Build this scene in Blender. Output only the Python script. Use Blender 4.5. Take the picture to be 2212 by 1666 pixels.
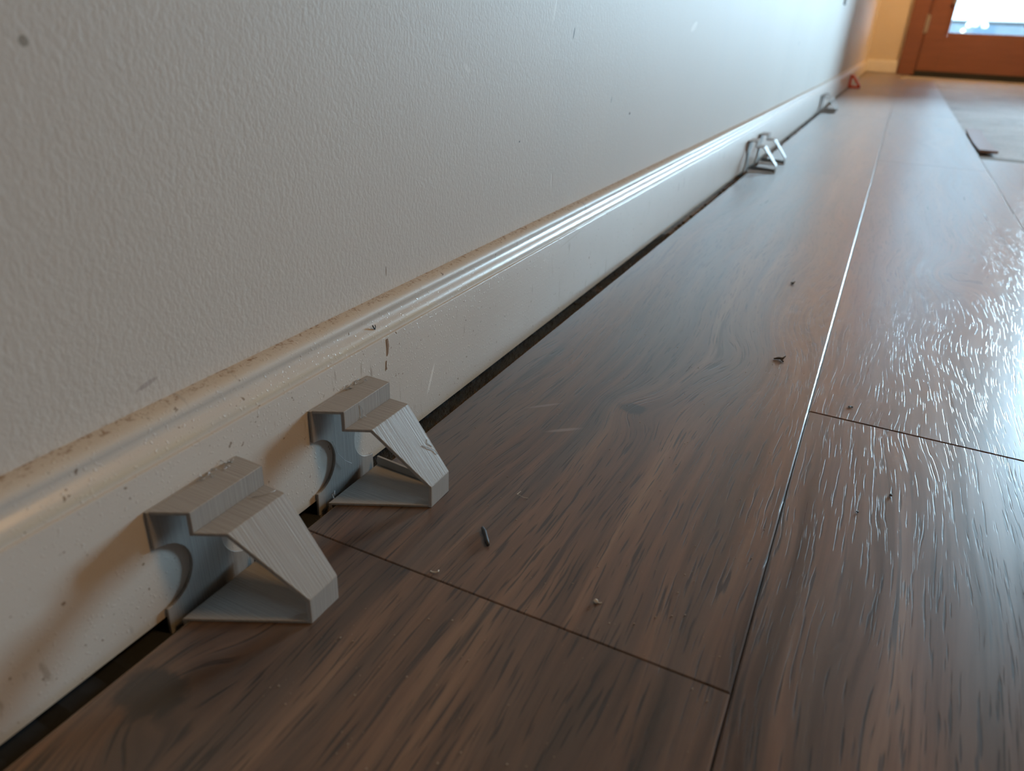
import bpy, math, random
from mathutils import Matrix, Vector

for o in list(bpy.data.objects):
    bpy.data.objects.remove(o, do_unlink=True)
scene = bpy.context.scene
COL = scene.collection
rnd = random.Random(7)

# ------------------------------------------------------------------ camera
cam = bpy.data.cameras.new('camera')
cam_o = bpy.data.objects.new('camera', cam)
COL.objects.link(cam_o)
R_, U_, F_ = ((0.8957360, 0.4426497, 0.0414508),
              (-0.2303982, 0.3824380, 0.8947948),
              (-0.3802284, 0.8110502, -0.4445492))
m = Matrix(((R_[0], U_[0], -F_[0], 0.2200), (R_[1], U_[1], -F_[1], 0.0),
            (R_[2], U_[2], -F_[2], 0.2135), (0, 0, 0, 1)))
cam_o.matrix_world = m
cam.sensor_fit = 'HORIZONTAL'
cam.sensor_width = 36.0
cam.lens = 36.0 * 1574.2 / 2212.0
cam.clip_start = 0.01
cam.clip_end = 100
cam.dof.use_dof = True
cam.dof.focus_distance = 0.41
cam.dof.aperture_fstop = 10.5
scene.camera = cam_o

# ------------------------------------------------------------------ world, light, exposure
W_STRENGTH = 188.0
world = bpy.data.worlds.new('overcast_sky')
scene.world = world
world.use_nodes = True
bg = world.node_tree.nodes['Background']
bg.inputs['Color'].default_value = (0.58, 0.81, 1.0, 1)
bg.inputs['Strength'].default_value = W_STRENGTH


def area(name, loc, rot, sx, sy, energy=0.0, color=(1, 1, 1), portal=False):
    l = bpy.data.lights.new(name, 'AREA')
    l.shape = 'RECTANGLE'
    l.size, l.size_y, l.energy, l.color = sx, sy, energy, color
    if portal:
        l.cycles.is_portal = True
    o = bpy.data.objects.new(name, l)
    o.location = loc
    o.rotation_euler = rot
    COL.objects.link(o)
    return o


FAR_Y = 6.47          # wall with the brown entry door
RET_Y = 5.30          # wall with the window, nearer, right of the entry
WIN = (1.50, 2.30, 0.25, 1.62)   # window opening x0 x1 z0 z1
area('window_daylight_portal', ((WIN[0] + WIN[1]) / 2, RET_Y + 0.16, (WIN[2] + WIN[3]) / 2),
     (-math.pi / 2, 0, 0), WIN[1] - WIN[0], WIN[3] - WIN[2], portal=True)
area('door_daylight_portal', (0.76, FAR_Y + 0.16, 1.1), (-math.pi / 2, 0, 0), 0.62, 1.65, portal=True)
WARM = (1.0, 0.57, 0.22)
area('entry_wall_light', (1.33, 5.50, 1.80), Vector((-0.88, 0.46, -0.12)).to_track_quat('-Z', 'Y').to_euler(), 0.25, 0.25, 115.0, WARM)
area('room_ceiling_light', (1.9, 0.9, 2.44), (0, 0, 0), 0.5, 0.5, 46.0, WARM)

vs = scene.view_settings
vs.view_transform = 'Standard'
vs.look = 'None'
vs.gamma = 1.0
vs.use_curve_mapping = False
vs.exposure = -0.8


# ------------------------------------------------------------------ helpers
def link(name, verts, faces, mat=None, parent=None, smooth=False):
    me = bpy.data.meshes.new(name)
    me.from_pydata([tuple(v) for v in verts], [], faces)
    me.update()
    if mat:
        me.materials.append(mat)
    if smooth:
        for p in me.polygons:
            p.use_smooth = True
    o = bpy.data.objects.new(name, me)
    COL.objects.link(o)
    if parent:
        o.parent = parent
    return o


def empty(name, loc=(0, 0, 0), rz=0.0):
    o = bpy.data.objects.new(name, None)
    o.location = loc
    o.rotation_euler = (0, 0, rz)
    o.empty_display_size = 0.02
    COL.objects.link(o)
    return o


def tag(o, label, cat, group=None):
    o['label'] = label
    o['category'] = cat
    if group:
        o['group'] = group
    return o


def struct(o, label=None):
    o['kind'] = 'structure'
    if label:
        o['label'] = label
    return o


class MB:
    def __init__(s):
        s.v, s.f = [], []

    def box(s, x0, x1, y0, y1, z0, z1):
        b = len(s.v)
        s.v += [(x0, y0, z0), (x1, y0, z0), (x1, y1, z0), (x0, y1, z0),
                (x0, y0, z1), (x1, y0, z1), (x1, y1, z1), (x0, y1, z1)]
        s.f += [tuple(b + i for i in q) for q in
                ((0, 3, 2, 1), (4, 5, 6, 7), (0, 1, 5, 4), (1, 2, 6, 5), (2, 3, 7, 6), (3, 0, 4, 7))]
        return s

    def tube(s, pts, r, n=6, taper=None):
        pts = [Vector(p) for p in pts]
        b = len(s.v)
        for i, p in enumerate(pts):
            t = (pts[min(i + 1, len(pts) - 1)] - pts[max(i - 1, 0)]).normalized()
            a = t.orthogonal().normalized() if i == 0 else (a - t * a.dot(t)).normalized()
            c = t.cross(a)
            rr = r * (taper[i] if taper else 1)
            for k in range(n):
                th = 2 * math.pi * k / n
                s.v.append(tuple(p + a * rr * math.cos(th) + c * rr * math.sin(th)))
        for i in range(len(pts) - 1):
            for k in range(n):
                k2 = (k + 1) % n
                s.f.append((b + i * n + k, b + i * n + k2, b + (i + 1) * n + k2, b + (i + 1) * n + k))
        s.f.append(tuple(b + k for k in reversed(range(n))))
        e = b + (len(pts) - 1) * n
        s.f.append(tuple(e + k for k in range(n)))
        return s

    def blob(s, c, r, seed=0, sq=(1, 1, 1), rings=4, n=7, jit=0.25):
        q = random.Random(seed)
        b = len(s.v)
        s.v.append((c[0], c[1], c[2] - r * sq[2]))
        for i in range(1, rings):
            ph = -math.pi / 2 + math.pi * i / rings
            for k in range(n):
                th = 2 * math.pi * k / n
                rr = r * (1 + q.uniform(-jit, jit))
                s.v.append((c[0] + rr * sq[0] * math.cos(ph) * math.cos(th),
                            c[1] + rr * sq[1] * math.cos(ph) * math.sin(th),
                            c[2] + rr * sq[2] * math.sin(ph)))
        s.v.append((c[0], c[1], c[2] + r * sq[2]))
        top = len(s.v) - 1
        for k in range(n):
            k2 = (k + 1) % n
            s.f.append((b, b + 1 + k2, b + 1 + k))
            for i in range(rings - 2):
                s.f.append((b + 1 + i * n + k, b + 1 + i * n + k2, b + 1 + (i + 1) * n + k2, b + 1 + (i + 1) * n + k))
            s.f.append((b + 1 + (rings - 2) * n + k, b + 1 + (rings - 2) * n + k2, top))
        return s

    def build(s, name, mat, parent=None, smooth=False):
        return link(name, s.v, s.f, mat, parent, smooth)


def bevel(o, w, seg=2):
    md = o.modifiers.new('bevel', 'BEVEL')
    md.width = w
    md.segments = seg
    md.limit_method = 'ANGLE'
    md.angle_limit = math.radians(25)
    return o


# ------------------------------------------------------------------ node helper
class NT:
    def __init__(s, name):
        s.mat = bpy.data.materials.new(name)
        s.mat.use_nodes = True
        s.n = s.mat.node_tree.nodes
        s.l = s.mat.node_tree.links
        s.bsdf = s.n['Principled BSDF']
        s.out = s.n['Material Output']

    def _set(s, sock, v):
        if isinstance(v, bpy.types.NodeSocket):
            s.l.new(v, sock)
        elif v is not None:
            if sock.type == 'RGBA' and len(v) == 3:
                v = (*v, 1)
            sock.default_value = v

    def math(s, op, a, b=None, c=None, clamp=False):
        n = s.n.new('ShaderNodeMath')
        n.operation = op
        n.use_clamp = clamp
        s._set(n.inputs[0], a)
        if b is not None:
            s._set(n.inputs[1], b)
        if c is not None:
            s._set(n.inputs[2], c)
        return n.outputs[0]

    def coords(s):
        t = s.n.new('ShaderNodeTexCoord')
        sp = s.n.new('ShaderNodeSeparateXYZ')
        s.l.new(t.outputs['Object'], sp.inputs[0])
        return t.outputs['Object'], sp.outputs[0], sp.outputs[1], sp.outputs[2]

    def comb(s, x, y, z):
        n = s.n.new('ShaderNodeCombineXYZ')
        for i, v in enumerate((x, y, z)):
            s._set(n.inputs[i], v)
        return n.outputs[0]

    def noise(s, vec, scale=1.0, detail=3.0, rough=0.5, dist=0.0):
        n = s.n.new('ShaderNodeTexNoise')
        s._set(n.inputs['Vector'], vec)
        n.inputs['Scale'].default_value = scale
        n.inputs['Detail'].default_value = detail
        n.inputs['Roughness'].default_value = rough
        n.inputs['Distortion'].default_value = dist
        return n.outputs[0]

    def ramp(s, fac, stops, interp='LINEAR'):
        n = s.n.new('ShaderNodeValToRGB')
        n.color_ramp.interpolation = interp
        e = n.color_ramp.elements
        while len(e) < len(stops):
            e.new(0.5)
        for i, (p, c) in enumerate(stops):
            e[i].position = p
            if not hasattr(c, '__len__'):
                c = (c, c, c)
            e[i].color = (*c, 1)
        s._set(n.inputs[0], fac)
        return n.outputs[0]

    def smooth(s, v, a, b):
        n = s.n.new('ShaderNodeMapRange')
        n.interpolation_type = 'SMOOTHSTEP'
        s._set(n.inputs['Value'], v)
        n.inputs['From Min'].default_value = a
        n.inputs['From Max'].default_value = b
        return n.outputs['Result']

    def mix(s, fac, a, b, mode='MIX'):
        n = s.n.new('ShaderNodeMix')
        n.data_type = 'RGBA'
        n.blend_type = mode
        s._set(n.inputs[0], fac)
        s._set(n.inputs[6], a)
        s._set(n.inputs[7], b)
        return n.outputs[2]

    def bump(s, h, strength, dist, normal=None):
        n = s.n.new('ShaderNodeBump')
        n.inputs['Strength'].default_value = strength
        n.inputs['Distance'].default_value = dist
        s._set(n.inputs['Height'], h)
        if normal is not None:
            s.l.new(normal, n.inputs['Normal'])
        return n.outputs[0]

    def gauss(s, a, a0, sa, b, b0, sb, rot=0.0):
        """exp(-(da/sa)^2-(db/sb)^2) of two coordinates, rotated by rot"""
        da = s.math('SUBTRACT', a, a0)
        db = s.math('SUBTRACT', b, b0)
        if rot:
            c, sn = math.cos(rot), math.sin(rot)
            da, db = (s.math('ADD', s.math('MULTIPLY', da, c), s.math('MULTIPLY', db, sn)),
                      s.math('SUBTRACT', s.math('MULTIPLY', db, c), s.math('MULTIPLY', da, sn)))
        da = s.math('DIVIDE', da, sa)
        db = s.math('DIVIDE', db, sb)
        r2 = s.math('ADD', s.math('MULTIPLY', da, da), s.math('MULTIPLY', db, db))
        return s.math('EXPONENT', s.math('MULTIPLY', r2, -1.0))

    def set(s, **kw):
        for k, v in kw.items():
            s._set(s.bsdf.inputs[k.replace('_', ' ')], v)
        return s.mat


def plain(name, color, rough=0.5, var=0.12, scale=40.0, **kw):
    t = NT(name)
    v, x, y, z = t.coords()
    n = t.noise(v, scale, 4, 0.6)
    c2 = tuple(c * (1 - var) for c in color)
    c = t.mix(n, c2, tuple(min(1, c * (1 + var)) for c in color))
    return t.set(Base_Color=c, Roughness=rough, **kw)


# ------------------------------------------------------------------ materials
def wall_material():
    t = NT('painted_wall')
    v, x, y, z = t.coords()
    big = t.noise(v, 3.0, 3, 0.55)
    c = t.mix(big, (0.58, 0.53, 0.485), (0.65, 0.61, 0.565))
    patch = t.noise(t.comb(0, t.math('MULTIPLY', y, 9.0), t.math('MULTIPLY', z, 2.0)), 1.0, 3, 0.5)
    c = t.mix(t.math('MULTIPLY', t.smooth(patch, 0.5, 0.75), 0.25), c, (0.56, 0.545, 0.53))
    marks = [  # y, z, sy, sz, rot, colour, strength
        (0.7012, 0.1426, 0.0020, 0.0012, 0.0, (0.10, 0.06, 0.03), 1.0),
        (0.5475, 0.2090, 0.0012, 0.0042, -0.25, (0.14, 0.10, 0.07), 0.9),
        (0.4632, 0.1425, 0.0009, 0.0006, 0.0, (0.05, 0.04, 0.03), 1.0),
        (0.9060, 0.2190, 0.0130, 0.0040, 0.3, (0.90, 0.88, 0.84), 0.8),
        (0.1403, 0.2036, 0.0016, 0.0016, 0.0, (0.20, 0.17, 0.12), 0.7),
        (0.1565, 0.0905, 0.0050, 0.0010, 0.2, (0.30, 0.24, 0.24), 0.5),
        (0.3060, 0.0935, 0.0006, 0.0030, 0.0, (0.25, 0.17, 0.10), 0.7),
        (0.6450, 0.1580, 0.0012, 0.0030, -0.3, (0.30, 0.30, 0.30), 0.7),
        (1.9000, 0.2000, 0.0060, 0.0050, 0.0, (0.35, 0.36, 0.36), 0.7),
        (0.3900, 0.1900, 0.0050, 0.0018, -0.5, (0.80, 0.78, 0.74), 0.45),
        (0.5100, 0.2230, 0.0015, 0.0080, -0.3, (0.85, 0.84, 0.80), 0.5)]
    for (my, mz, sy, sz, rot, col, st) in marks:
        g = t.gauss(y, my, sy, z, mz, sz, rot)
        c = t.mix(t.math('MULTIPLY', t.smooth(g, 0.25, 0.6), st), c, col)
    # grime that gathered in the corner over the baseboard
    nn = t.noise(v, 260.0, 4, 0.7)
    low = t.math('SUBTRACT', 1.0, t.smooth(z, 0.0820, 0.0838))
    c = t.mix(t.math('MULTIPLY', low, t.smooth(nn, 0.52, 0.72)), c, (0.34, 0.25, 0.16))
    # roller stipple
    warp = t.noise(v, 60.0, 2, 0.5)
    st1 = t.noise(t.comb(0, y, t.math('MULTIPLY', z, 0.7)), 500.0, 2.5, 0.55, 0.3)
    st2 = t.noise(v, 150.0, 2, 0.5)
    h = t.math('ADD', st1, t.math('MULTIPLY', st2, 0.3))
    dent = t.gauss(y, 0.5237, 0.0012, z, 0.1077, 0.0055, 0.05)
    h = t.math('SUBTRACT', h, t.math('MULTIPLY', t.smooth(dent, 0.2, 0.7), 1.6))
    h = t.math('ADD', h, t.math('MULTIPLY', warp, 0.5))
    return t.set(Base_Color=c, Roughness=0.55, Normal=t.bump(h, 0.22, 0.0009))


def baseboard_material():
    t = NT('baseboard_paint')
    v, x, y, z = t.coords()
    n1 = t.noise(v, 14.0, 4, 0.6)
    c = t.mix(n1, (0.55, 0.515, 0.475), (0.62, 0.59, 0.55))
    # warm light on the lower moulding bead, painted in as a yellow band
    warm_lit = t.math('MULTIPLY', t.gauss(z, 0.0695, 0.0018, x, 0.0125, 0.006),
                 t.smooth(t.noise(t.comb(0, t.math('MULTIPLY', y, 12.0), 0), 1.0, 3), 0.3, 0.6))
    c = t.mix(t.math('MULTIPLY', warm_lit, 0.55), c, (0.72, 0.60, 0.40))
    # dust lying on the top ledge
    ledge = t.smooth(z, 0.0772, 0.0812)
    nd = t.noise(v, 420.0, 4, 0.7)
    nb = t.noise(t.comb(0, t.math('MULTIPLY', y, 25.0), 0), 1.0, 3, 0.6)
    c = t.mix(t.math('MULTIPLY', ledge, t.math('ADD', 0.25, t.math('MULTIPLY', nb, 0.45))), c, (0.52, 0.40, 0.25))
    c = t.mix(t.math('MULTIPLY', t.smooth(z, 0.0808, 0.0823), t.smooth(nd, 0.50, 0.66)), c, (0.26, 0.15, 0.075))
    # scuffs and vertical marks on the face
    sc = t.noise(t.comb(0, t.math('MULTIPLY', y, 130.0), t.math('MULTIPLY', z, 28.0)), 1.0, 3, 0.6)
    c = t.mix(t.math('MULTIPLY', t.smooth(sc, 0.65, 0.73), 0.6), c, (0.30, 0.25, 0.20))
    sp = t.noise(v, 330.0, 2, 0.5)
    c = t.mix(t.math('MULTIPLY', t.smooth(sp, 0.715, 0.74), 0.8), c, (0.20, 0.14, 0.09))
    # dirty lower edge
    lowe = t.math('SUBTRACT', 1.0, t.smooth(z, 0.003, 0.0085))
    c = t.mix(t.math('MULTIPLY', lowe, t.math('MULTIPLY', nb, 0.9)), c, (0.46, 0.33, 0.17))
    for (my, mz, sy, sz, rot, col, st) in [
            (0.3270, 0.0250, 0.0012, 0.0100, -0.45, (0.90, 0.89, 0.86), 0.6),
            (0.5400, 0.0620, 0.0300, 0.0006, 0.1, (0.45, 0.40, 0.33), 0.5),
            (0.8800, 0.0480, 0.0015, 0.0060, 0.0, (0.25, 0.24, 0.24), 0.7),
            (0.9050, 0.0480, 0.0012, 0.0055, 0.0, (0.25, 0.24, 0.24), 0.7),
            (1.1400, 0.0520, 0.0020, 0.0060, 0.0, (0.30, 0.29, 0.28), 0.6)]:
        g = t.gauss(y, my, sy, z, mz, sz, rot)
        c = t.mix(t.math('MULTIPLY', t.smooth(g, 0.25, 0.7), st), c, col)
    br = t.noise(t.comb(t.math('MULTIPLY', x, 300.0), t.math('MULTIPLY', y, 14.0), t.math('MULTIPLY', z, 420.0)), 1.0, 3, 0.6)
    grit = t.noise(v, 700.0, 2, 0.5)
    h = t.math('ADD', t.math('MULTIPLY', br, 0.6), t.math('MULTIPLY', t.smooth(grit, 0.6, 0.75), 0.8))
    return t.set(Base_Color=c, Roughness=t.math('ADD', 0.30, t.math('MULTIPLY', ledge, 0.4)),
                 Normal=t.bump(h, 0.35, 0.0004))


def wood_material(name, seed, knots=(), tone=1.0, grey=0.45, smears=()):
    """walnut-look laminate; the grain runs along y and bends around the knots"""
    t = NT(name)
    v, x, y, z = t.coords()
    so = seed * 13.37
    low = t.noise(t.comb(t.math('MULTIPLY', x, 9.0), t.math('MULTIPLY', y, 2.6), so), 1.0, 2, 0.5)
    g = t.math('ADD', x, t.math('MULTIPLY', t.math('SUBTRACT', low, 0.5), 0.055))
    fine = t.noise(t.comb(t.math('MULTIPLY', x, 70.0), t.math('MULTIPLY', y, 16.0), so), 1.0, 2, 0.5)
    g = t.math('ADD', g, t.math('MULTIPLY', t.math('SUBTRACT', fine, 0.5), 0.0022))
    kd = None
    for (kx, ky, sx, sy, amp, dark) in knots:
        e = t.gauss(x, kx, sx, y, ky, sy)
        g = t.math('ADD', g, t.math('MULTIPLY', e, amp))
        if dark:
            d = t.gauss(x, kx, dark * 1.15, y, ky, dark)
            kd = d if kd is None else t.math('MAXIMUM', kd, d)
    A = t.noise(t.comb(t.math('MULTIPLY', g, 135.0), t.math('MULTIPLY', y, 4.0), so + 1), 1.0, 5, 0.62)
    B = t.noise(t.comb(t.math('MULTIPLY', g, 26.0), t.math('MULTIPLY', y, 1.7), so + 2), 1.0, 3, 0.55)
    Cc = t.noise(t.comb(t.math('MULTIPLY', g, 42.0), t.math('MULTIPLY', y, 5.0), so + 3), 1.0, 3, 0.55)
    s_ = t.math('ADD', t.math('MULTIPLY', A, 0.55), t.math('MULTIPLY', B, 0.50))
    T = tone * 1.12
    col = t.ramp(s_, [(0.34, (0.030 * T, 0.022 * T, 0.018 * T)),
                      (0.46, (0.082 * T, 0.050 * T, 0.033 * T)),
                      (0.57, (0.150 * T, 0.086 * T, 0.052 * T)),
                      (0.70, (0.240 * T, 0.150 * T, 0.090 * T))])
    col = t.mix(t.math('MULTIPLY', t.smooth(Cc, 0.42, 0.68), grey), col, (0.095 * T, 0.083 * T, 0.073 * T))
    # thin near-black streaks
    D = t.noise(t.comb(t.math('MULTIPLY', g, 210.0), t.math('MULTIPLY', y, 6.0), so + 4), 1.0, 3, 0.6)
    col = t.mix(t.math('MULTIPLY', t.smooth(D, 0.58, 0.70), 0.75), col, (0.028, 0.022, 0.020))
    if kd is not None:
        nk = t.noise(t.comb(t.math('MULTIPLY', x, 190.0), t.math('MULTIPLY', y, 70.0), so), 1.0, 4, 0.65)
        km = t.smooth(t.math('ADD', kd, t.math('MULTIPLY', t.math('SUBTRACT', nk, 0.5), 1.1)), 0.32, 0.62)
        col = t.mix(t.math('MULTIPLY', km, 0.85), col, (0.022, 0.022, 0.022))
    # short embossed pores
    P1 = t.noise(t.comb(t.math('MULTIPLY', g, 900.0), t.math('MULTIPLY', y, 36.0), so + 5), 1.0, 1.5, 0.5)
    pore = t.smooth(P1, 0.575, 0.67)
    col = t.mix(t.math('MULTIPLY', pore, 0.8), col, (0.020, 0.017, 0.016))
    for (mx, my, sx, sy, rot, st) in smears:
        e = t.gauss(x, mx, sx, y, my, sy, rot)
        col = t.mix(t.math('MULTIPLY', t.smooth(e, 0.25, 0.9), st), col, (0.34, 0.30, 0.27))
    micro = t.noise(t.comb(t.math('MULTIPLY', x, 900.0), t.math('MULTIPLY', y, 500.0), 0), 1.0, 2, 0.5)
    ripple = t.noise(t.comb(t.math('MULTIPLY', x, 60.0), t.math('MULTIPLY', y, 40.0), so), 1.0, 2, 0.5)
    h = t.math('ADD', t.math('MULTIPLY', pore, -1.0), t.math('MULTIPLY', micro, 0.12))
    h = t.math('ADD', h, t.math('MULTIPLY', ripple, 0.25))
    ro = t.math('ADD', 0.31, t.math('MULTIPLY', t.math('SUBTRACT', A, 0.5), 0.18))
    return t.set(Base_Color=col, Roughness=ro, Normal=t.bump(h, 0.34, 0.00018), Specular_IOR_Level=0.9,
                 Sheen_Weight=0.5, Sheen_Roughness=0.35)


def plastic_material(name, color):
    """3D-printed plastic: layers stacked along y"""
    t = NT(name)
    v, x, y, z = t.coords()
    j = t.noise(v, 90.0, 2, 0.5)
    lay = t.noise(t.comb(t.math('MULTIPLY', x, 25.0), t.math('MULTIPLY', y, 1500.0), t.math('MULTIPLY', z, 25.0)), 1.0, 2, 0.6)
    lay2 = t.noise(t.comb(t.math('MULTIPLY', x, 8.0), t.math('MULTIPLY', y, 650.0), t.math('MULTIPLY', z, 8.0)), 1.0, 2, 0.6)
    c = t.mix(lay, tuple(k * 0.70 for k in color), tuple(min(1, k * 1.25) for k in color))
    c = t.mix(t.math('MULTIPLY', lay2, 0.5), c, tuple(k * 0.9 for k in color))
    h = t.math('ADD', lay, t.math('MULTIPLY', lay2, 0.6))
    h = t.math('ADD', h, t.math('MULTIPLY', j, 0.3))
    return t.set(Base_Color=c, Roughness=0.42, Normal=t.bump(h, 0.6, 0.00020))


def subfloor_material():
    t = NT('subfloor')
    v, x, y, z = t.coords()
    n = t.noise(t.comb(t.math('MULTIPLY', x, 4.2), t.math('MULTIPLY', y, 4.4), 0), 1.0, 5, 0.62, 0.8)
    c = t.ramp(n, [(0.30, (0.12, 0.115, 0.11)), (0.46, (0.27, 0.255, 0.23)), (0.62, (0.40, 0.385, 0.36))])
    f = t.noise(v, 130.0, 4, 0.65)
    c = t.mix(t.smooth(f, 0.42, 0.72), c, (0.11, 0.078, 0.05))
    return t.set(Base_Color=c, Roughness=0.5, Normal=t.bump(f, 0.5, 0.002), Sheen_Weight=0.3)


def glass_material(name='pane_glass', tint=(0.93, 0.97, 0.97)):
    t = NT(name)
    tr = t.n.new('ShaderNodeBsdfTransparent')
    tr.inputs[0].default_value = (*tint, 1)
    gl = t.n.new('ShaderNodeBsdfGlossy')
    gl.inputs['Roughness'].default_value = 0.02
    fr = t.n.new('ShaderNodeFresnel')
    fr.inputs[0].default_value = 1.45
    mx = t.n.new('ShaderNodeMixShader')
    t.l.new(fr.outputs[0], mx.inputs[0])
    t.l.new(tr.outputs[0], mx.inputs[1])
    t.l.new(gl.outputs[0], mx.inputs[2])
    t.l.new(mx.outputs[0], t.out.inputs['Surface'])
    return t.mat


def door_wood():
    t = NT('stained_door_wood')
    v, x, y, z = t.coords()
    a = t.noise(t.comb(t.math('MULTIPLY', x, 4.0), t.math('MULTIPLY', y, 4.0), t.math('MULTIPLY', z, 40.0)), 1.0, 4, 0.6)
    c = t.mix(a, (0.165, 0.066, 0.038), (0.25, 0.105, 0.062))
    return t.set(Base_Color=c, Roughness=0.38)


M_WALL = wall_material()
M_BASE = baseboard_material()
M_GREY = plastic_material('grey_printed_plastic', (0.36, 0.35, 0.335))
M_ORANGE = plastic_material('orange_printed_plastic', (0.85, 0.065, 0.006))
M_SUB = subfloor_material()
M_GLASS = glass_material()
M_TINT = glass_material('dimming_tint_door_glass', (0.46, 0.50, 0.54))  # tint added to the pane to dim the bright view outside
M_DOOR = door_wood()
M_CEIL = plain('ceiling_paint', (0.42, 0.35, 0.27), 0.8)
M_TAN = plain('tan_room_wall_paint', (0.26, 0.19, 0.125), 0.7, 0.05, 8.0)
M_TRIMW = plain('white_trim_paint', (0.74, 0.72, 0.68), 0.4)
M_CREAM = plain('tan_entry_wall_paint', (0.60, 0.53, 0.43), 0.6, 0.05, 8.0)
M_FELT = plain('black_felt', (0.022, 0.024, 0.026), 0.9, 0.4, 300.0)
M_FIBRE = plain('felt_fibre', (0.36, 0.40, 0.42), 0.5, 0.5, 900.0)
M_CORE = plain('brown_board_core', (0.14, 0.085, 0.045), 0.85, 0.35, 500.0)
M_FOAM = plain('grey_foam_underlay', (0.20, 0.18, 0.155), 0.8, 0.15, 200.0)
M_DARK = plain('dark_debris', (0.018, 0.020, 0.024), 0.5, 0.3, 800.0)
M_BROWN = plain('brown_debris', (0.06, 0.045, 0.03), 0.7, 0.3, 800.0)
M_PALE = plain('pale_debris', (0.55, 0.50, 0.42), 0.6, 0.2, 800.0)
M_STRING = plain('pale_plastic_string', (0.55, 0.56, 0.57), 0.35, 0.1, 500.0)
M_METAL = plain('satin_nickel', (0.50, 0.46, 0.38), 0.35, 0.1, 60.0, Metallic=0.7)
M_RUBBER = plain('black_rubber', (0.012, 0.014, 0.015), 0.6, 0.2, 60.0)
M_DUST = plain('floor_dust', (0.40, 0.34, 0.27), 0.8, 0.3, 900.0)


# ------------------------------------------------------------------ the setting
BOW = [(-2.6, 0.0), (1.6, 0.0), (2.66, -0.004), (4.2, -0.015), (FAR_Y, -0.036)]


def bow(y):
    for (a, p), (b, q) in zip(BOW, BOW[1:]):
        if y <= b:
            return p + (q - p) * max(0.0, (y - a)) / (b - a)
    return BOW[-1][1]


FACE = 0.014          # baseboard face, from the wall
SUBZ = -0.0085
XR, YB, ZC = 4.3, -2.6, 2.5

# walls
ys = [b[0] for b in BOW]
v, f = [], []
for y in ys:
    b = bow(y)
    v += [(-0.15, y, SUBZ), (b, y, SUBZ), (b, y, ZC), (-0.15, y, ZC)]
for i in range(len(ys) - 1):
    for k in range(4):
        k2 = (k + 1) % 4
        f.append((i * 4 + k, i * 4 + k2, (i + 1) * 4 + k2, (i + 1) * 4 + k))
f += [(3, 2, 1, 0), tuple((len(ys) - 1) * 4 + k for k in range(4))]
struct(link('wall_left', v, f, M_WALL), 'grey-beige painted wall with fine roller stipple')

DX0, DX1 = 0.287 + FACE, 1.195 + FACE     # door slab
w = MB()
w.box(-0.15, DX0 - 0.03, FAR_Y, FAR_Y + 0.14, SUBZ, ZC)
w.box(DX1 + 0.03, 1.50, FAR_Y, FAR_Y + 0.14, SUBZ, ZC)
w.box(DX0 - 0.03, DX1 + 0.03, FAR_Y, FAR_Y + 0.14, 2.08, ZC)
struct(w.build('wall_far', M_CREAM), 'tan entry wall around the brown door')
w = MB()
w.box(1.36, WIN[0], RET_Y, RET_Y + 0.14, SUBZ, ZC)
w.box(WIN[1], XR + 0.15, RET_Y, RET_Y + 0.14, SUBZ, ZC)
w.box(WIN[0], WIN[1], RET_Y, RET_Y + 0.14, SUBZ, WIN[2])
w.box(WIN[0], WIN[1], RET_Y, RET_Y + 0.14, WIN[3], ZC)
w.box(1.36, 1.50, RET_Y + 0.14, FAR_Y, SUBZ, ZC)
struct(w.build('wall_window', M_CREAM))
struct(MB().box(XR, XR + 0.15, YB, RET_Y, SUBZ, ZC).build('wall_right', M_TAN))
struct(MB().box(-0.15, XR + 0.15, YB - 0.15, YB, SUBZ, ZC).build('wall_near', M_TAN))
struct(MB().box(-0.15, XR + 0.15, YB - 0.15, FAR_Y + 0.14, ZC, ZC + 0.1).build('ceiling', M_CEIL))

# window
wn = struct(empty('window_1', (WIN[0], RET_Y, WIN[2])))
x1, z1 = WIN[1] - WIN[0], WIN[3] - WIN[2]
fr = MB()
fr.box(0, 0.05, 0.03, 0.11, 0, z1).box(x1 - 0.05, x1, 0.03, 0.11, 0, z1)
fr.box(0.05, x1 - 0.05, 0.03, 0.11, 0, 0.06).box(0.05, x1 - 0.05, 0.03, 0.11, z1 - 0.05, z1)
fr.build('window_frame', M_TRIMW, wn)
MB().box(x1 / 2 - 0.025, x1 / 2 + 0.025, 0.04, 0.10, 0.06, z1 - 0.05).build('mullion', M_TRIMW, wn)
MB().box(0.05, x1 / 2 - 0.025, 0.068, 0.072, 0.06, z1 - 0.05).build('pane', M_GLASS, wn)
MB().box(x1 / 2 + 0.025, x1 - 0.05, 0.068, 0.072, 0.06, z1 - 0.05).build('pane', M_GLASS, wn)

# subfloor and planks
floor = struct(MB().box(-0.15, XR, YB, FAR_Y + 0.14, SUBZ - 0.05, SUBZ).build('floor', M_SUB),
               'bare subfloor partly covered with brown wood-look planks')

SEAM1, SEAM2 = 0.2024 + FACE, 0.3955 + FACE
PW = SEAM2 - SEAM1


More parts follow.
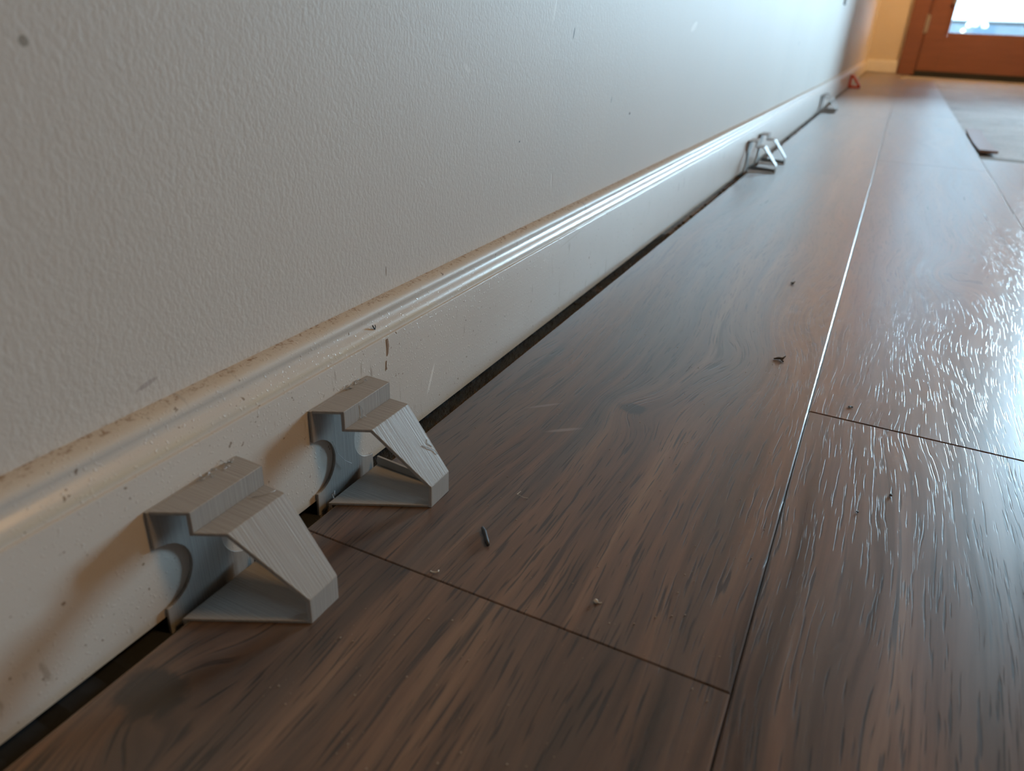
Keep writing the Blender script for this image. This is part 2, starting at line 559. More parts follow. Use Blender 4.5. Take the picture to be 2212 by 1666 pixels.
def plank(poly_l, x1, y0, y1, mat, lift=0.0, gap=0.0003, bev=0.0007):
    """poly_l: list of (x, y) along the left edge; the right edge is straight"""
    y0 += gap
    y1 -= gap
    left = [(poly_l(y) + gap, y) for y in (y0, y1)]
    ring = [left[0], (x1 - gap, y0), (x1 - gap, y1), left[1]]
    ins = [(ring[0][0] + bev, y0 + bev * .6), (ring[1][0] - bev, y0 + bev * .6),
           (ring[2][0] - bev, y1 - bev * .6), (ring[3][0] + bev, y1 - bev * .6)]
    zt = lift
    zb = -0.0060
    v = [(x, y, zb) for x, y in ring] + [(x, y, zt - bev * 0.8) for x, y in ring] + [(x, y, zt) for x, y in ins]
    f = [(3, 2, 1, 0), (8, 9, 10, 11)]
    for k in range(4):
        k2 = (k + 1) % 4
        f += [(k, k2, 4 + k2, 4 + k), (4 + k, 4 + k2, 8 + k2, 8 + k)]
    return link('plank', v, f, mat, floor)


def edge1(o):
    return lambda y: FACE + bow(y) + o


J1 = [-1.005, 0.2054, 1.4150, 2.625, 3.835, 5.045, FAR_Y - 0.006]
m2 = wood_material('wood_plank_with_knots', 2.0,
                   knots=[(0.1171, 0.398, 0.020, 0.024, 0.013, 0.0080),
                          (0.165, 0.508, 0.028, 0.060, -0.020, 0.0),
                          (0.190, 0.640, 0.035, 0.10, 0.016, 0.0)],
                   smears=[(0.0905, 0.3515, 0.0125, 0.0020, 0.72, 0.55), (0.0680, 0.3735, 0.0135, 0.0016, 0.80, 0.40)])
m1 = wood_material('wood_plank_dark_near', 5.0, knots=[(0.0369, 0.109, 0.018, 0.040, 0.022, 0.012)], tone=0.95, grey=0.3)
mats1 = [m1, m2] + [wood_material('wood_plank_row', 8.0 + i, tone=1.0) for i in range(4)]
offs = [0.0068, 0.0080, 0.0085, 0.0085, 0.009, 0.009]
for i in range(6):
    plank(edge1(offs[i]), SEAM1, J1[i], J1[i + 1], mats1[i], lift=0.0007 if i <= 1 else 0.0003, gap=0.00015 if i <= 1 else 0.0003)
J2 = [-0.760, 0.4548, 1.672, 2.885, 4.10, 5.315, 5.60]
for i in range(6):
    plank(lambda y: SEAM1, SEAM2, J2[i], J2[i + 1],
          wood_material('wood_plank_row', 20.0 + i, tone=1.05, grey=0.5,
                        knots=[(0.31, J2[i] + 0.4, 0.03, 0.06, 0.03, 0.004)] if i != 0 else ()),
          lift=0.0 if i else -0.0002)
J3 = [-1.785, -0.572, 0.640, 1.853]
for i in range(3):
    plank(lambda y: SEAM2, SEAM2 + PW, J3[i], J3[i + 1], wood_material('wood_plank_row', 30.0 + i, grey=0.5))
J4 = [-1.1, 0.10, 1.31]
for i in range(2):
    plank(lambda y: SEAM2 + PW, SEAM2 + 2 * PW, J4[i], J4[i + 1], wood_material('wood_plank_row', 36.0 + i, grey=0.5))

# underlay peeking out beyond the ends of the planks
tag(MB().box(SEAM2 + 0.004, 1.4, -1.6, 1.956, SUBZ, -0.0061).build('underlay_sheet', M_FOAM),
    'tan-grey foam underlay strip showing beyond the end of the third plank row', 'underlay')

# baseboard
PROF = [(0.0, 0.0029), (0.0140, 0.0029), (0.0140, 0.0662), (0.0137, 0.0668), (0.0126, 0.0671), (0.0123, 0.0678),
        (0.0124, 0.0690), (0.0121, 0.0703), (0.0113, 0.0716), (0.0101, 0.0728), (0.0090, 0.0739), (0.0083, 0.0751),
        (0.0080, 0.0764), (0.0082, 0.0772), (0.0080, 0.0784), (0.0073, 0.0797), (0.0061, 0.0808), (0.0044, 0.0816),
        (0.0022, 0.0821), (0.0, 0.0823)]


def board(name, y0, y1, parent, n, dx=0.0, dz=0.0):
    st = [y0] + [b[0] for b in BOW if y0 < b[0] < y1] + [y1]
    v, f = [], []
    k = len(PROF)
    for y in st:
        for (px, pz) in PROF:
            v.append((bow(y) + px + (dx if px > 0.001 else 0), y, pz + dz))
    for i in range(len(st) - 1):
        for j in range(k):
            j2 = (j + 1) % k
            f.append((i * k + j, i * k + j2, (i + 1) * k + j2, (i + 1) * k + j))
    f += [tuple(reversed(range(k))), tuple((len(st) - 1) * k + j for j in range(k))]
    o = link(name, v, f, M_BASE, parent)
    for p in o.data.polygons:
        p.use_smooth = True
    o.data.shade_smooth() if hasattr(o.data, 'shade_smooth') else None
    o.data.set_sharp_from_angle(angle=math.radians(38))
    return o


bb = struct(empty('baseboard_left'), 'white baseboard with moulded top and dust on its ledge')
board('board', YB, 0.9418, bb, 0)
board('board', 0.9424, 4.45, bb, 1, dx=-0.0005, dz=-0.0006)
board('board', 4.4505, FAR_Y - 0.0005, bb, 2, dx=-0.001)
# chipped paint crack
ck = MB()
pts = [(0.2851, 0.0655, 0.0007), (0.2856, 0.0610, 0.0009), (0.2852, 0.0570, 0.0005), (0.2846, 0.0560, 0.0002)]
for (a, b) in zip(pts, pts[1:]):
    i = len(ck.v)
    for (y, z, h) in (a, b):
        ck.v += [(FACE + 0.00012, y - h, z), (FACE + 0.00012, y + h, z)]
    ck.f.append((i, i + 1, i + 3, i + 2))
i = len(ck.v)
ck.v += [(FACE + 0.00012, y, z) for y, z in ((0.2836, 0.0535), (0.2842, 0.0536), (0.2837, 0.0500), (0.2832, 0.0498))]
ck.f.append((i, i + 1, i + 2, i + 3))
i = len(ck.v)
ck.v += [(FACE + 0.00012, y, z) for y, z in ((0.2829, 0.0496), (0.2840, 0.0500), (0.2843, 0.0486), (0.2833, 0.0484))]
ck.f.append((i, i + 1, i + 2, i + 3))
o = ck.build('paint_crack', plain('bare_wood_chip', (0.30, 0.19, 0.12), 0.8, 0.3, 900.0), bb)
so = o.modifiers.new('thick', 'SOLIDIFY')
so.thickness = 0.0001
cl = MB().blob((FACE + 0.0001, 0.2834, 0.0482), 0.0007, 3, (0.3, 1, 0.5)).blob((FACE, 0.2937, 0.0660), 0.0007, 5, (0.5, 1, 1))
cl.build('paint_flake', M_TRIMW, bb)

# far baseboard, casing, door
fb = MB().box(-0.03, 0.165 + FACE, FAR_Y - 0.013, FAR_Y, 0.004, 0.078)
fb.box(-0.03, 0.165 + FACE, FAR_Y - 0.008, FAR_Y, 0.078, 0.088)
struct(bevel(fb.build('baseboard_far', M_TRIMW), 0.002))
cs = struct(empty('trim_1'), 'stained brown wooden door casing')
bevel(MB().box(0.172 + FACE, DX0 - 0.012, FAR_Y - 0.022, FAR_Y - 0.0002, 0.0, 2.15).build('side_casing', M_DOOR, cs), 0.004)
bevel(MB().box(DX1 + 0.012, DX1 + 0.125, FAR_Y - 0.022, FAR_Y - 0.0002, 0.0, 2.15).build('side_casing', M_DOOR, cs), 0.004)
bevel(MB().box(DX0 - 0.012, DX1 + 0.012, FAR_Y - 0.022, FAR_Y - 0.0002, 2.055, 2.15).build('head_casing', M_DOOR, cs), 0.004)
MB().box(DX0 - 0.03, DX0 - 0.004, FAR_Y, FAR_Y + 0.14, 0.0, 2.08).box(
    DX0 - 0.004, DX0 + 0.014, FAR_Y + 0.048, FAR_Y + 0.14, 0.0, 2.08).build('jamb', M_DOOR, cs)
MB().box(DX0 - 0.004, DX1 + 0.004, FAR_Y + 0.048, FAR_Y + 0.14, 2.030, 2.08).build('jamb', M_DOOR, cs)
MB().box(DX0 - 0.03, DX1 + 0.03, FAR_Y + 0.042, FAR_Y + 0.16, SUBZ, 0.034).build('threshold', M_RUBBER, cs)
MB().box(DX0 - 0.004, DX1 + 0.004, FAR_Y - 0.004, FAR_Y + 0.042, SUBZ, 0.0035).build('threshold', M_RUBBER, cs)
MB().box(DX1 + 0.004, DX1 + 0.03, FAR_Y, FAR_Y + 0.14, 0.0, 2.08).box(
    DX1 - 0.014, DX1 + 0.004, FAR_Y + 0.048, FAR_Y + 0.14, 0.0, 2.08).build('jamb', M_DOOR, cs)

dr = struct(empty('door_1', (0, FAR_Y, 0)), 'brown stained wooden door with large glass pane')
GX0, GX1, GZ0, GZ1 = 0.437 + FACE, 1.045 + FACE, 0.284, 1.90
Y0, Y1 = 0.004, 0.046
bevel(MB().box(DX0, GX0 - 0.022, Y0, Y1, 0.030, 2.045).build('stile', M_DOOR, dr), 0.002)
bevel(MB().box(GX1 + 0.022, DX1, Y0, Y1, 0.030, 2.045).build('stile', M_DOOR, dr), 0.002)
bevel(MB().box(GX0 - 0.022, GX1 + 0.022, Y0, Y1, 0.030, GZ0 - 0.022).build('bottom_rail', M_DOOR, dr), 0.002)
bevel(MB().box(GX0 - 0.022, GX1 + 0.022, Y0, Y1, GZ1 + 0.022, 2.045).build('top_rail', M_DOOR, dr), 0.002)
gs = MB()
for (a, b, c, d) in ((GX0 - 0.022, GX0, GZ0 - 0.022, GZ1 + 0.022), (GX1, GX1 + 0.022, GZ0 - 0.022, GZ1 + 0.022),
                     (GX0, GX1, GZ0 - 0.022, GZ0), (GX0, GX1, GZ1, GZ1 + 0.022)):
    gs.box(a, b, Y0 + 0.008, Y1 - 0.008, c, d)
bevel(gs.build('glass_stop', M_DOOR, dr), 0.004)
MB().box(GX0, GX1, 0.022, 0.028, GZ0, GZ1).build('glass_pane', M_TINT, dr)
for hz in (0.334, 1.05, 1.80):
    h = MB().tube([(DX0 - 0.006, -0.004, hz - 0.056), (DX0 - 0.006, -0.004, hz + 0.056)], 0.008, 10)
    h.tube([(DX0 - 0.006, -0.004, hz - 0.062), (DX0 - 0.006, -0.004, hz - 0.056)], 0.0055, 8)
    h.tube([(DX0 - 0.006, -0.004, hz + 0.056), (DX0 - 0.006, -0.004, hz + 0.062)], 0.0055, 8)
    h.box(DX0 - 0.004, DX0 + 0.012, -0.0005, 0.004, hz - 0.054, hz + 0.054)
    h.build('hinge', M_METAL, dr)
MB().box(DX0, DX1, -0.002, 0.040, 0.004, 0.030).build('door_sweep', M_RUBBER, dr)
MB().tube([(GX0 - 0.010, 0.011, 0.473), (GX0 - 0.010, -0.006, 0.473)], 0.009, 10).tube(
    [(GX0 - 0.010, -0.006, 0.473), (GX0 - 0.010, -0.014, 0.473)], 0.013, 10).build('brass_catch', M_METAL, dr)

# ------------------------------------------------------------------ outside the door
struct(MB().box(-6, 8, FAR_Y + 0.14, 16, -0.16, -0.06).build('outside_deck', plain('pale_deck', (0.45, 0.45, 0.44), 0.8)))
sh = empty('slatted_blind', (0.15, FAR_Y + 1.0, 0))
m_sh = plain('white_shade_slats', (0.80, 0.80, 0.78), 0.6, 0.05, 10.0)
sl = MB()
z = 0.392
while z < 2.3:
    sl.box(0, 1.7, 0.0, 0.006, z, z + 0.0225)
    z += 0.024
sl.box(0, 1.7, 0.004, 0.007, 0.385, 2.3)
s_o = sl.build('slats', m_sh, sh)
MB().tube([(0, 0.003, 0.372), (1.7, 0.003, 0.372)], 0.013, 10).build(
    'bottom_bar', plain('dark_shade_bar', (0.022, 0.024, 0.022), 0.7), sh)
MB().box(0, 1.7, -0.03, 0.04, 2.3, 2.36).build('headrail', m_sh, sh)
MB().box(0.0, 0.03, 0.01, 0.04, -0.06, 2.36).build('post', m_sh, sh)
MB().box(1.67, 1.7, 0.01, 0.04, -0.06, 2.36).build('post', m_sh, sh)
tag(sh, 'white slatted porch shade lowered behind the door glass', 'shade')

pf = empty('porch_fence', (0.2, FAR_Y + 1.9, -0.06))
cols = [(0.62, 0.74, 0.82), (0.70, 0.78, 0.82), (0.72, 0.80, 0.83), (0.36, 0.56, 0.72), (0.66, 0.76, 0.82), (0.72, 0.79, 0.82),
        (0.60, 0.73, 0.82), (0.72, 0.79, 0.83)]
for i, c in enumerate(cols):
    bevel(MB().box(i * 0.17 + 0.0002, i * 0.17 + 0.1698, 0, 0.02, 0.04, 1.0).build(
        'fence_board', plain('pale_fence_paint', tuple(k * 0.075 for k in c), 0.7, 0.04, 6.0), pf), 0.002)
MB().box(0, 1.37, 0.021, 0.06, 0.15, 0.22).build('fence_rail', M_TRIMW, pf)
MB().box(0, 1.37, 0.021, 0.06, 0.82, 0.89).build('fence_rail', M_TRIMW, pf)
for px in (0.02, 1.30):
    MB().box(px, px + 0.05, 0.061, 0.11, 0.0, 1.0).build('fence_post', M_TRIMW, pf)
tag(pf, 'pale blue and white board fence seen below the porch shade', 'fence')

lt = NT('warm_bulb_glow')
lt.set(Base_Color=(1, 0.9, 0.6), Emission_Color=(1.0, 0.76, 0.30), Emission_Strength=5.5)
pl = empty('porch_pendant', (0.652, FAR_Y + 0.62, 0.352))
MB().tube([(0, 0, 0.03), (0, 0, 2.0)], 0.0018, 6).build('cord', M_METAL, pl)
ring = [(0.06 * math.cos(a), 0.06 * math.sin(a), 0.015) for a in [2 * math.pi * k / 16 for k in range(17)]]
rb = MB().tube(ring, 0.004, 6)
rb.tube([(0, 0, 0.03), (0, 0, 0.008)], 0.012, 8)
for k in range(3):
    a = 2 * math.pi * k / 3
    rb.tube([(0, 0, 0.02), (0.06 * math.cos(a), 0.06 * math.sin(a), 0.015)], 0.003, 6)
rb.build('ring', M_METAL, pl)
for k in range(5):
    a = 2 * math.pi * k / 5 + 0.4
    MB().blob((0.06 * math.cos(a), 0.06 * math.sin(a), -0.004 + 0.008 * (k % 2)), 0.017, k, (1, 1, 1.1), 6, 10, 0.03).build(
        'bulb', lt.mat, pl, True)
MB().blob((-0.085, 0.01, -0.045), 0.015, 9, (1, 1, 1), 6, 10, 0.05).build('bulb', lt.mat, pl, True)
MB().tube([(-0.06, 0, 0.012), (-0.085, 0.01, -0.032)], 0.0015, 5).build('bulb_wire', M_METAL, pl)
tag(pl, 'small glowing warm pendant light on a thin cord outside the door', 'lamp')

# ------------------------------------------------------------------ the spacer clips
TK = 0.0014
CW = 0.044


def ynear(x):
    return x * (0.0252 / 0.049)


def yfar(x):
    return CW - x * (0.0022 / 0.049)


def sheet_mesh(name, pts, start_n=None, end_n=None):
    """thin wall following a profile in xz, inner side offset to the right of travel, cut by the two tapered ends"""
    P = [Vector((p[0], p[1])) for p in pts]
    inn = []
    for i, p in enumerate(P):
        ns = []
        if i > 0:
            d = (P[i] - P[i - 1]).normalized()
            ns.append(Vector((d.y, -d.x)))
        if i < len(P) - 1:
            d = (P[i + 1] - P[i]).normalized()
            ns.append(Vector((d.y, -d.x)))
        if i == 0 and start_n:
            ns.append(Vector(start_n))
        if i == len(P) - 1 and end_n:
            ns.append(Vector(end_n))
        n = sum(ns, Vector((0, 0))).normalized()
        inn.append(p + n * (TK / max(0.35, n.dot(ns[0]))))
    v, f = [], []
    for a, b in zip(P, inn):
        v += [(a.x, ynear(a.x), a.y), (b.x, ynear(b.x), b.y), (b.x, yfar(b.x), b.y), (a.x, yfar(a.x), a.y)]
    k = len(P)
    for i in range(k - 1):
        for j in range(4):
            j2 = (j + 1) % 4
            f.append((i * 4 + j, (i + 1) * 4 + j, (i + 1) * 4 + j2, i * 4 + j2))
    f += [(0, 1, 2, 3), tuple((k - 1) * 4 + j for j in (3, 2, 1, 0))]
    me = bpy.data.meshes.new(name)
    me.from_pydata(v, [], f)
    me.update()
    return me


def leaf_mesh():
    """back plate with two round bites, y-z outline extruded in x"""
    r, zc = 0.0144, 0.0208
    out = [(0.0, 0.0517)]
    n = 18
    for i in range(n + 1):
        a = math.pi / 2 - math.pi * i / n
        out.append((r * math.cos(a), zc + r * math.sin(a)))
    out += [(-0.0004, -0.0058), (CW, -0.0058)]
    for i in range(n + 1):
        a = -math.pi / 2 + math.pi * i / n
        out.append((CW - r * math.cos(a), zc + r * math.sin(a)))
    out += [(CW, 0.0517)]
    k = len(out)
    # strips across: pair the near-side and far-side outline points
    near = [out[0]] + out[1:n + 2] + [out[n + 2]]
    far = [out[-1]] + list(reversed(out[n + 4:n + 4 + n + 1])) + [out[n + 3]]
    v, f = [], []
    for x in (0.0, TK):
        v += [(x, y, z) for y, z in near] + [(x, y, z) for y, z in far]
    h = len(near)
    for i in range(h - 1):
        f.append((i, h + i, h + i + 1, i + 1))
        f.append((2 * h + i, 2 * h + i + 1, 3 * h + i + 1, 3 * h + i))
        f.append((i, i + 1, 2 * h + i + 1, 2 * h + i))
        f.append((h + i, 3 * h + i, 3 * h + i + 1, h + i + 1))
    f += [(0, 2 * h, 3 * h, h), (h - 1, 2 * h - 1, 4 * h - 1, 3 * h - 1)]
    me = bpy.data.meshes.new('back_plate')
    me.from_pydata(v, [], f)
    me.update()
    return me


ZT, ZS, ZR = 0.0518, 0.0428, 0.0119
PARTS = {
    'back_plate': leaf_mesh(),
    'top_bracket': sheet_mesh('top_bracket', [(TK, ZT), (0.0143, ZT), (0.0143, ZS - TK)]),
    'ramp': sheet_mesh('ramp', [(0.0143, ZS), (0.0252, ZS), (0.0493, ZR)], end_n=(-1, 0)),
    'nose': sheet_mesh('nose', [(0.0493, ZR), (0.0493, 0.0001)], start_n=(-0.78, -0.62)),
}
# base plate with its small lip hooked over the plank edge
v = []
for (x, zz) in ((0.0050, TK), (0.0479, TK), (0.0479, 0.0001), (0.0064, 0.0001), (0.0064, -0.0045), (0.0050, -0.0045)):
    v += [(x, ynear(x), zz), (x, yfar(x), zz)]
f = [(0, 2, 3, 1), (2, 4, 5, 3), (4, 6, 7, 5), (6, 8, 9, 7), (8, 10, 11, 9), (10, 0, 1, 11),
     (0, 6, 4, 2), (0, 10, 8, 6), (1, 3, 5, 7), (1, 7, 9, 11)]
me = bpy.data.meshes.new('base_plate')
me.from_pydata(v, [], f)
me.update()
PARTS['base_plate'] = me
# low rib along the far edge of the base
v = []
for (x, zz) in ((0.0050, TK), (0.0479, TK), (0.0479, 0.0048), (0.0050, 0.0064)):
    v += [(x, yfar(x) - TK, zz), (x, yfar(x), zz)]
f = [(0, 2, 3, 1), (2, 4, 5, 3), (4, 6, 7, 5), (6, 0, 1, 7), (0, 6, 4, 2), (1, 3, 5, 7)]
me = bpy.data.meshes.new('rib')
me.from_pydata(v, [], f)
me.update()
PARTS['rib'] = me
for me in PARTS.values():
    me.materials.append(M_GREY)


def make_clip(y, label, group):
    t = empty('spacer_clip', (FACE + bow(y) + 0.0003, y, 0.0007 if y < 1.4 else 0.0003), math.atan((bow(y) - bow(y + 0.05)) / 0.05))
    for nm, me in PARTS.items():
        o = bpy.data.objects.new(nm, me)
        COL.objects.link(o)
        o.parent = t
        bevel(o, 0.00018, 1)
    tag(t, label, 'clip', group)
    return t


G = 'printed spacer clips along the baseboard'
c1 = make_clip(0.1351, 'grey plastic spacer clip nearest the camera, by the baseboard', G)
c2 = make_clip(0.2225, 'grey plastic spacer clip second from the camera, just behind the nearest one', G)
make_clip(1.3335, 'blurred grey spacer clip standing in front of the middle pair by the plank joint', G)
make_clip(1.4480, 'blurred grey spacer clip at the back of the middle pair by the plank joint', G)
make_clip(2.6340, 'distant grey spacer clip, front one of the small pair before the orange clip', G)
make_clip(2.7280, 'distant grey spacer clip, rear one of the small pair before the orange clip', G)
oc = empty('spacer_clip', (FACE + bow(4.169) + 0.0003, 4.169, 0.0003))
TK = 0.0095
for nm, pts in (('back_plate', [(0.0003, 0.0), (0.0003, 0.058)]), ('ramp', [(0.0003, 0.058), (0.016, 0.058), (0.054, 0.010), (0.054, 0.0)]),
                ('base_plate', [(0.054, 0.0001), (0.0003, 0.0001)])):
    me = sheet_mesh(nm, pts)
    me.materials.append(M_ORANGE)
    o = bpy.data.objects.new(nm, me)
    COL.objects.link(o)
    o.parent = oc
tag(oc, 'bright orange plastic spacer clip at the far end of the baseboard', 'clip', G)


def strings(parent, defs):
    s = MB()
    for pts, r in defs:
        s.tube(pts, r, 5)
    s.build('plastic_string', M_STRING, parent, True)['kind'] = 'stuff'


def lint(y0, y1, z, n, seed):
    q = random.Random(seed)
    out = []
    for i in range(n):
        y = q.uniform(y0, y1)
        x = q.uniform(0.0, 0.003)
        p = [(x, y, z)]
        for k in range(4):
            p.append((max(0, p[-1][0] + q.uniform(-0.0008, 0.0010)), p[-1][1] + q.uniform(-0.0012, 0.0012),
                      max(z, p[-1][2] + q.uniform(-0.0003, 0.0006))))
        out.append((p, 0.00013))
    return out


strings(c2, lint(0.026, 0.042, ZT + 0.0001, 14, 1) + [
    ([(0.0018, 0.0125, 0.030), (0.0024, 0.0150, 0.022), (0.0030, 0.0190, 0.016), (0.0036, 0.0235, 0.012)], 0.00014),
    ([(0.0145, 0.0190, 0.0500), (0.0149, 0.0205, 0.0470), (0.0147, 0.0200, 0.0445), (0.0160, 0.0215, 0.0430)], 0.00012),
    ([(0.0380, 0.0350, 0.0268), (0.0400, 0.0380, 0.0246), (0.0415, 0.0405, 0.0228), (0.0432, 0.0410, 0.0204)], 0.00014),
    ([(0.0375, 0.0405, 0.0273), (0.0385, 0.0390, 0.0262), (0.0402, 0.0412, 0.0240)], 0.00012),
    ([(0.0052, 0.0065, 0.0015), (0.0046, 0.0060, 0.0040), (0.0052, 0.0075, 0.0055), (0.0058, 0.0062, 0.0035)], 0.0003)])
strings(c1, lint(0.022, 0.040, ZT + 0.0001, 14, 2) + [
    ([(0.0165, 0.0340, 0.0430), (0.0185, 0.0360, 0.0432), (0.0205, 0.0395, 0.0431), (0.0212, 0.0420, 0.0430)], 0.00013)])

# ------------------------------------------------------------------ black felt in the expansion gap
ft = MB()
q = random.Random(11)
N = 120
yy = [0.0 + 0.86 * i / N for i in range(N + 1)]
b0 = len(ft.v)
for y in yy:
    ht = -0.0045 + q.uniform(-0.0008, 0.0008)
    ft.v += [(0.002, y, SUBZ), (FACE + 0.0064, y, SUBZ), (FACE + 0.0064, y, ht - 0.001), (0.002, y, ht)]
for i in range(N):
    for k in range(4):
        k2 = (k + 1) % 4
        ft.f.append((i * 4 + k, i * 4 + k2, (i + 1) * 4 + k2, (i + 1) * 4 + k))
ft.f += [(3, 2, 1, 0), (N * 4, N * 4 + 1, N * 4 + 2, N * 4 + 3)]
felt = empty('felt_strip')
ft.build('felt_base', M_FELT, felt)
fz = MB()
for i in range(9000):
    y = q.uniform(0.24, 0.85)
    x = q.uniform(FACE - 0.004, FACE + 0.0072)
    z0 = -0.0052
    L = q.uniform(0.0020, 0.0052)
    dx, dy = q.uniform(-0.8, 0.8) * L, q.uniform(-0.8, 0.8) * L
    wv = 0.00010
    b0 = len(fz.v)
    fz.v += [(x - wv, y, z0), (x + wv, y, z0), (x + dx, y + dy, z0 + L)]
    fz.f.append((b0, b0 + 1, b0 + 2))
o = fz.build('fibre_fuzz', M_FIBRE, felt)
o['kind'] = 'stuff'
bz = MB()
for i in range(5000):
    y = q.uniform(0.215, 1.35)
    x = edge1(0.0082)(y) + q.uniform(-0.0022, 0.0006)
    L = q.uniform(0.0008, 0.0022)
    b0 = len(bz.v)
    bz.v += [(x - 0.00015, y, -0.0014), (x + 0.00015, y, -0.0014), (x + q.uniform(-0.9, 0.2) * L, y + q.uniform(-0.8, 0.8) * L, -0.0014 + L)]
    bz.f.append((b0, b0 + 1, b0 + 2))
o = bz.build('torn_edge_fuzz', plain('brown_fuzz', (0.30, 0.19, 0.105), 0.8, 0.4, 900.0), felt)
o['kind'] = 'stuff'
tag(felt, 'dark fuzzy felt strip in the gap between baseboard and planks', 'felt')

# crumbs and sawdust in the open end of the gap
cr = MB()
for i in range(420):
    y = q.uniform(0.55, 2.6)
    x = FACE + bow(y) + q.uniform(-0.003, 0.0075)
    r = q.uniform(0.0005, 0.0022)
    cr.blob((x, y, SUBZ + r * 0.7 + (0.003 if y < 0.86 else 0)), r, i, (1, 1.4, 0.7), 3, 5, 0.4)
o = cr.build('gap_crumbs', M_BROWN)
o['kind'] = 'stuff'
o['label'] = 'brown crumbs and sawdust lying in the gap along the baseboard'
o['category'] = 'crumbs'

# ------------------------------------------------------------------ loose offcut
ofc = empty('plank_offcut', (0.4335, 2.24, 0.0))
st = 12
v, f = [], []
for i in range(st + 1):
    u = i / st
    y = -0.25 + 0.50 * u
    zz = SUBZ + 0.0012 + 0.0055 * (2 * u - 1) ** 2
    x0, x1 = -0.0165, 0.0195
    v += [(x0, y, zz), (x1, y, zz), (x1, y, zz + 0.0058), (x0, y, zz + 0.0058)]
for i in range(st):
    for k in range(4):
        k2 = (k + 1) % 4
        f.append((i * 4 + k, i * 4 + k2, (i + 1) * 4 + k2, (i + 1) * 4 + k))
f += [(3, 2, 1, 0), tuple(st * 4 + k for k in range(4))]
link('board', v, f, plain('pinkish_offcut', (0.30, 0.20, 0.165), 0.35, 0.15, 12.0), ofc)
tag(ofc, 'narrow pinkish plank offcut lying on the subfloor beyond the plank rows', 'offcut')

# ------------------------------------------------------------------ wall fitting
wf = empty('cable_clip', (bow(2.95), 2.95, 0.325))
bevel(MB().box(0, 0.006, -0.022, 0.022, -0.010, 0.034).build('plate', plain('grey_plastic', (0.16, 0.155, 0.15), 0.5), wf), 0.002)
MB().tube([(0.004, 0, 0.030), (0.012, 0, 0.036), (0.014, 0, 0.060)], 0.004, 8).build('hook', M_METAL, wf)
tag(wf, 'small grey fitting on the wall at the top of the frame', 'fitting')

# ------------------------------------------------------------------ debris
Zp = 0.0007


def debris(name, mb, mat, label, cat='debris', loc=(0, 0, 0), smooth=False):
    o = mb.build(name, mat, None, smooth)
    o.location = loc
    return tag(o, label, cat)


s = MB().tube([(-0.0042, 0.0050, 0.0012), (-0.0022, 0.0030, 0.0014), (0.0000, 0.0002, 0.0013), (0.0022, -0.0028, 0.0013),
               (0.0040, -0.0048, 0.0011)], 0.0011, 7, [0.75, 1.0, 0.85, 1.0, 0.7])
debris('splinter', s, M_DARK, 'black elongated splinter lying on the plank right of the clips', 'splinter', (0.0976, 0.2398, Zp), True)
s = MB().tube([(-0.004, -0.001, 0.0006), (-0.001, 0.0005, 0.0012), (0.002, 0.0002, 0.0016), (0.0035, 0.003, 0.0030)], 0.0008, 6,
              [0.6, 1.3, 1.2, 0.5]).tube([(0.001, 0, 0.0012), (0.003, -0.003, 0.0008)], 0.0006, 5)
debris('wood_chip', s, M_BROWN, 'dark curled wood chip near the long seam in mid floor', 'chip', (0.1881, 0.5274, Zp))
s = MB().blob((0, 0, 0.0010), 0.0016, 21, (1.1, 1.5, 0.6)).tube([(0, 0, 0.001), (0.0018, 0.0025, 0.002)], 0.0004, 5)
debris('dirt_crumb', s, M_BROWN, 'small dark crumb on the blurred upper part of the knotty plank', 'crumb', (0.1725, 0.7246, Zp))
s = MB().blob((0, 0, 0.0009), 0.0010, 4, (1, 1, 0.9), 5, 8, 0.12)
s.tube([(0.0006, 0.0002, 0.0004), (0.0016, 0.0004, 0.0002), (0.0024, 0.0010, 0.0003)], 0.00022, 5)
debris('white_bead', s, M_PALE, 'tiny white bead on the plank above the cross joint', 'bead', (0.1571, 0.2252, Zp))
s = MB().tube([(-0.0022, -0.0004, 0.0004), (-0.0012, -0.0008, 0.0005), (0.0002, -0.0006, 0.0007), (0.0011, 0.0003, 0.0009),
               (0.0008, 0.0014, 0.0008)], 0.00032, 6)
debris('fibre_curl', s, M_PALE, 'small pale curled shaving by the cross joint of the near planks', 'shaving', (0.0899, 0.2088, Zp))
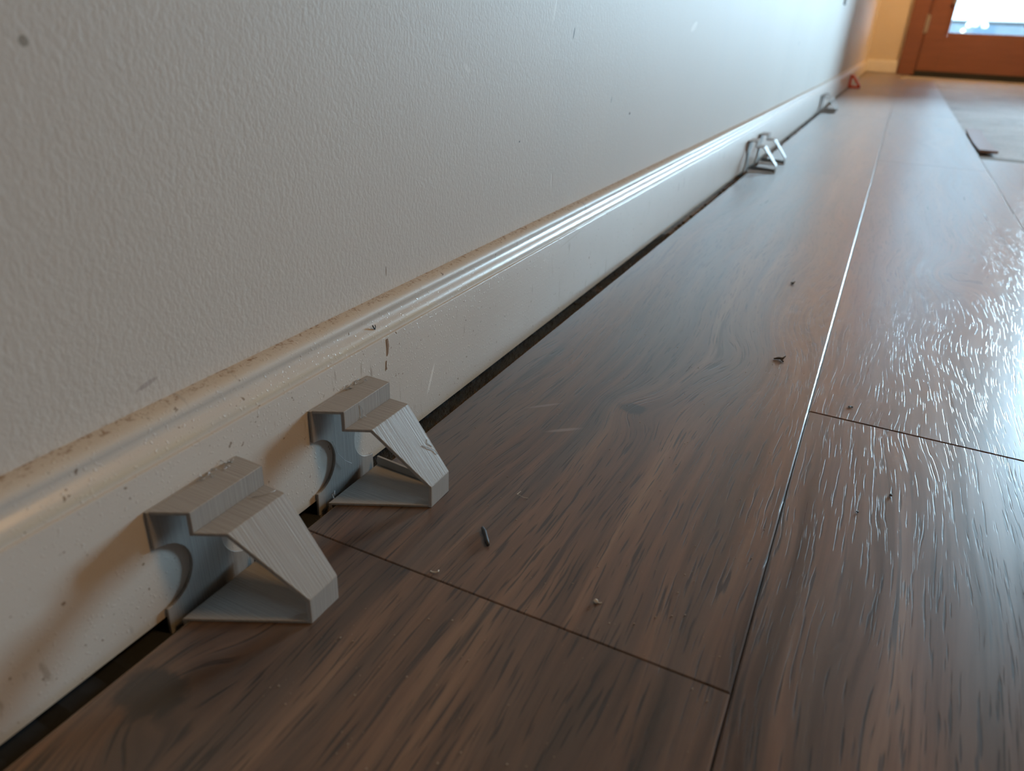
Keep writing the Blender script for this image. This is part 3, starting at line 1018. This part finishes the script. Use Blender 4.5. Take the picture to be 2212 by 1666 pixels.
s = MB().tube([(-0.004, 0.0015, 0.0003), (-0.0035, 0.0045, 0.0006), (-0.004, 0.001, 0.0008), (0.0, 0.0005, 0.0004),
               (0.0022, 0.0012, 0.0003)], 0.00013, 5)
debris('fibre_hair', s, M_PALE, 'thin pale hair on the plank right of the second clip', 'hair', (0.0993, 0.2769, Zp))
s = MB().blob((0, 0, 0.0006), 0.0010, 31, (1, 1.6, 0.5)).blob((0.0016, 0.0008, 0.0005), 0.0007, 32, (1, 1, 0.6))
debris('dirt_fleck', s, M_DARK, 'dark fleck on the second row plank just above its cross joint', 'fleck', (0.2395, 0.4740, 0.0))
debris('dirt_fleck', MB().blob((0, 0, 0.0005), 0.0009, 33, (1, 1.5, 0.5)), M_DARK,
       'dark fleck on the second row plank below its cross joint, the one further right', 'fleck', (0.2659, 0.3760, 0.0))
debris('dirt_fleck', MB().blob((0, 0, 0.0004), 0.0007, 34, (1, 1.3, 0.5)), M_DARK,
       'dark fleck on the second row plank below its cross joint, near the long seam', 'fleck', (0.2510, 0.3509, 0.0))
s = MB().tube([(0, -0.0011, 0.0018), (0.0002, -0.0002, 0.0), (0.0003, 0.0004, -0.0006)], 0.00035, 6).tube(
    [(0.0003, 0.0004, -0.0006), (0.0004, 0.0007, 0.0006), (0.0002, 0.0006, 0.0016)], 0.00022, 6)
debris('dirt_crumb', s, M_DARK, 'black v-shaped crumb stuck on the baseboard moulding', 'crumb', (0.0108, 0.2790, 0.0728))
s = MB().box(-0.005, 0.004, -0.006, 0.007, 0, 0.0016)
debris('plank_chip', s, M_CORE, 'brown splintered board chip lying in the gap along the baseboard', 'chip', (0.0155, 0.618, -0.0058))

# fine dust grains on the near planks
du = MB()
q = random.Random(5)
for i in range(420):
    y = 0.12 + 0.5 * q.random() ** 1.3
    x = q.uniform(0.035, 0.214)
    if x < 0.07 and y < 0.28:
        continue
    r = q.choice((0.00012, 0.00016, 0.0002, 0.0003))
    du.blob((x, y, Zp + r * 0.6), r, i, (1.2, 1.2, 0.8), 3, 5, 0.3)
o = du.build('dust_grains', M_DUST)
o['kind'] = 'stuff'
o['label'] = 'fine pale dust grains scattered over the near planks'
o['category'] = 'dust'
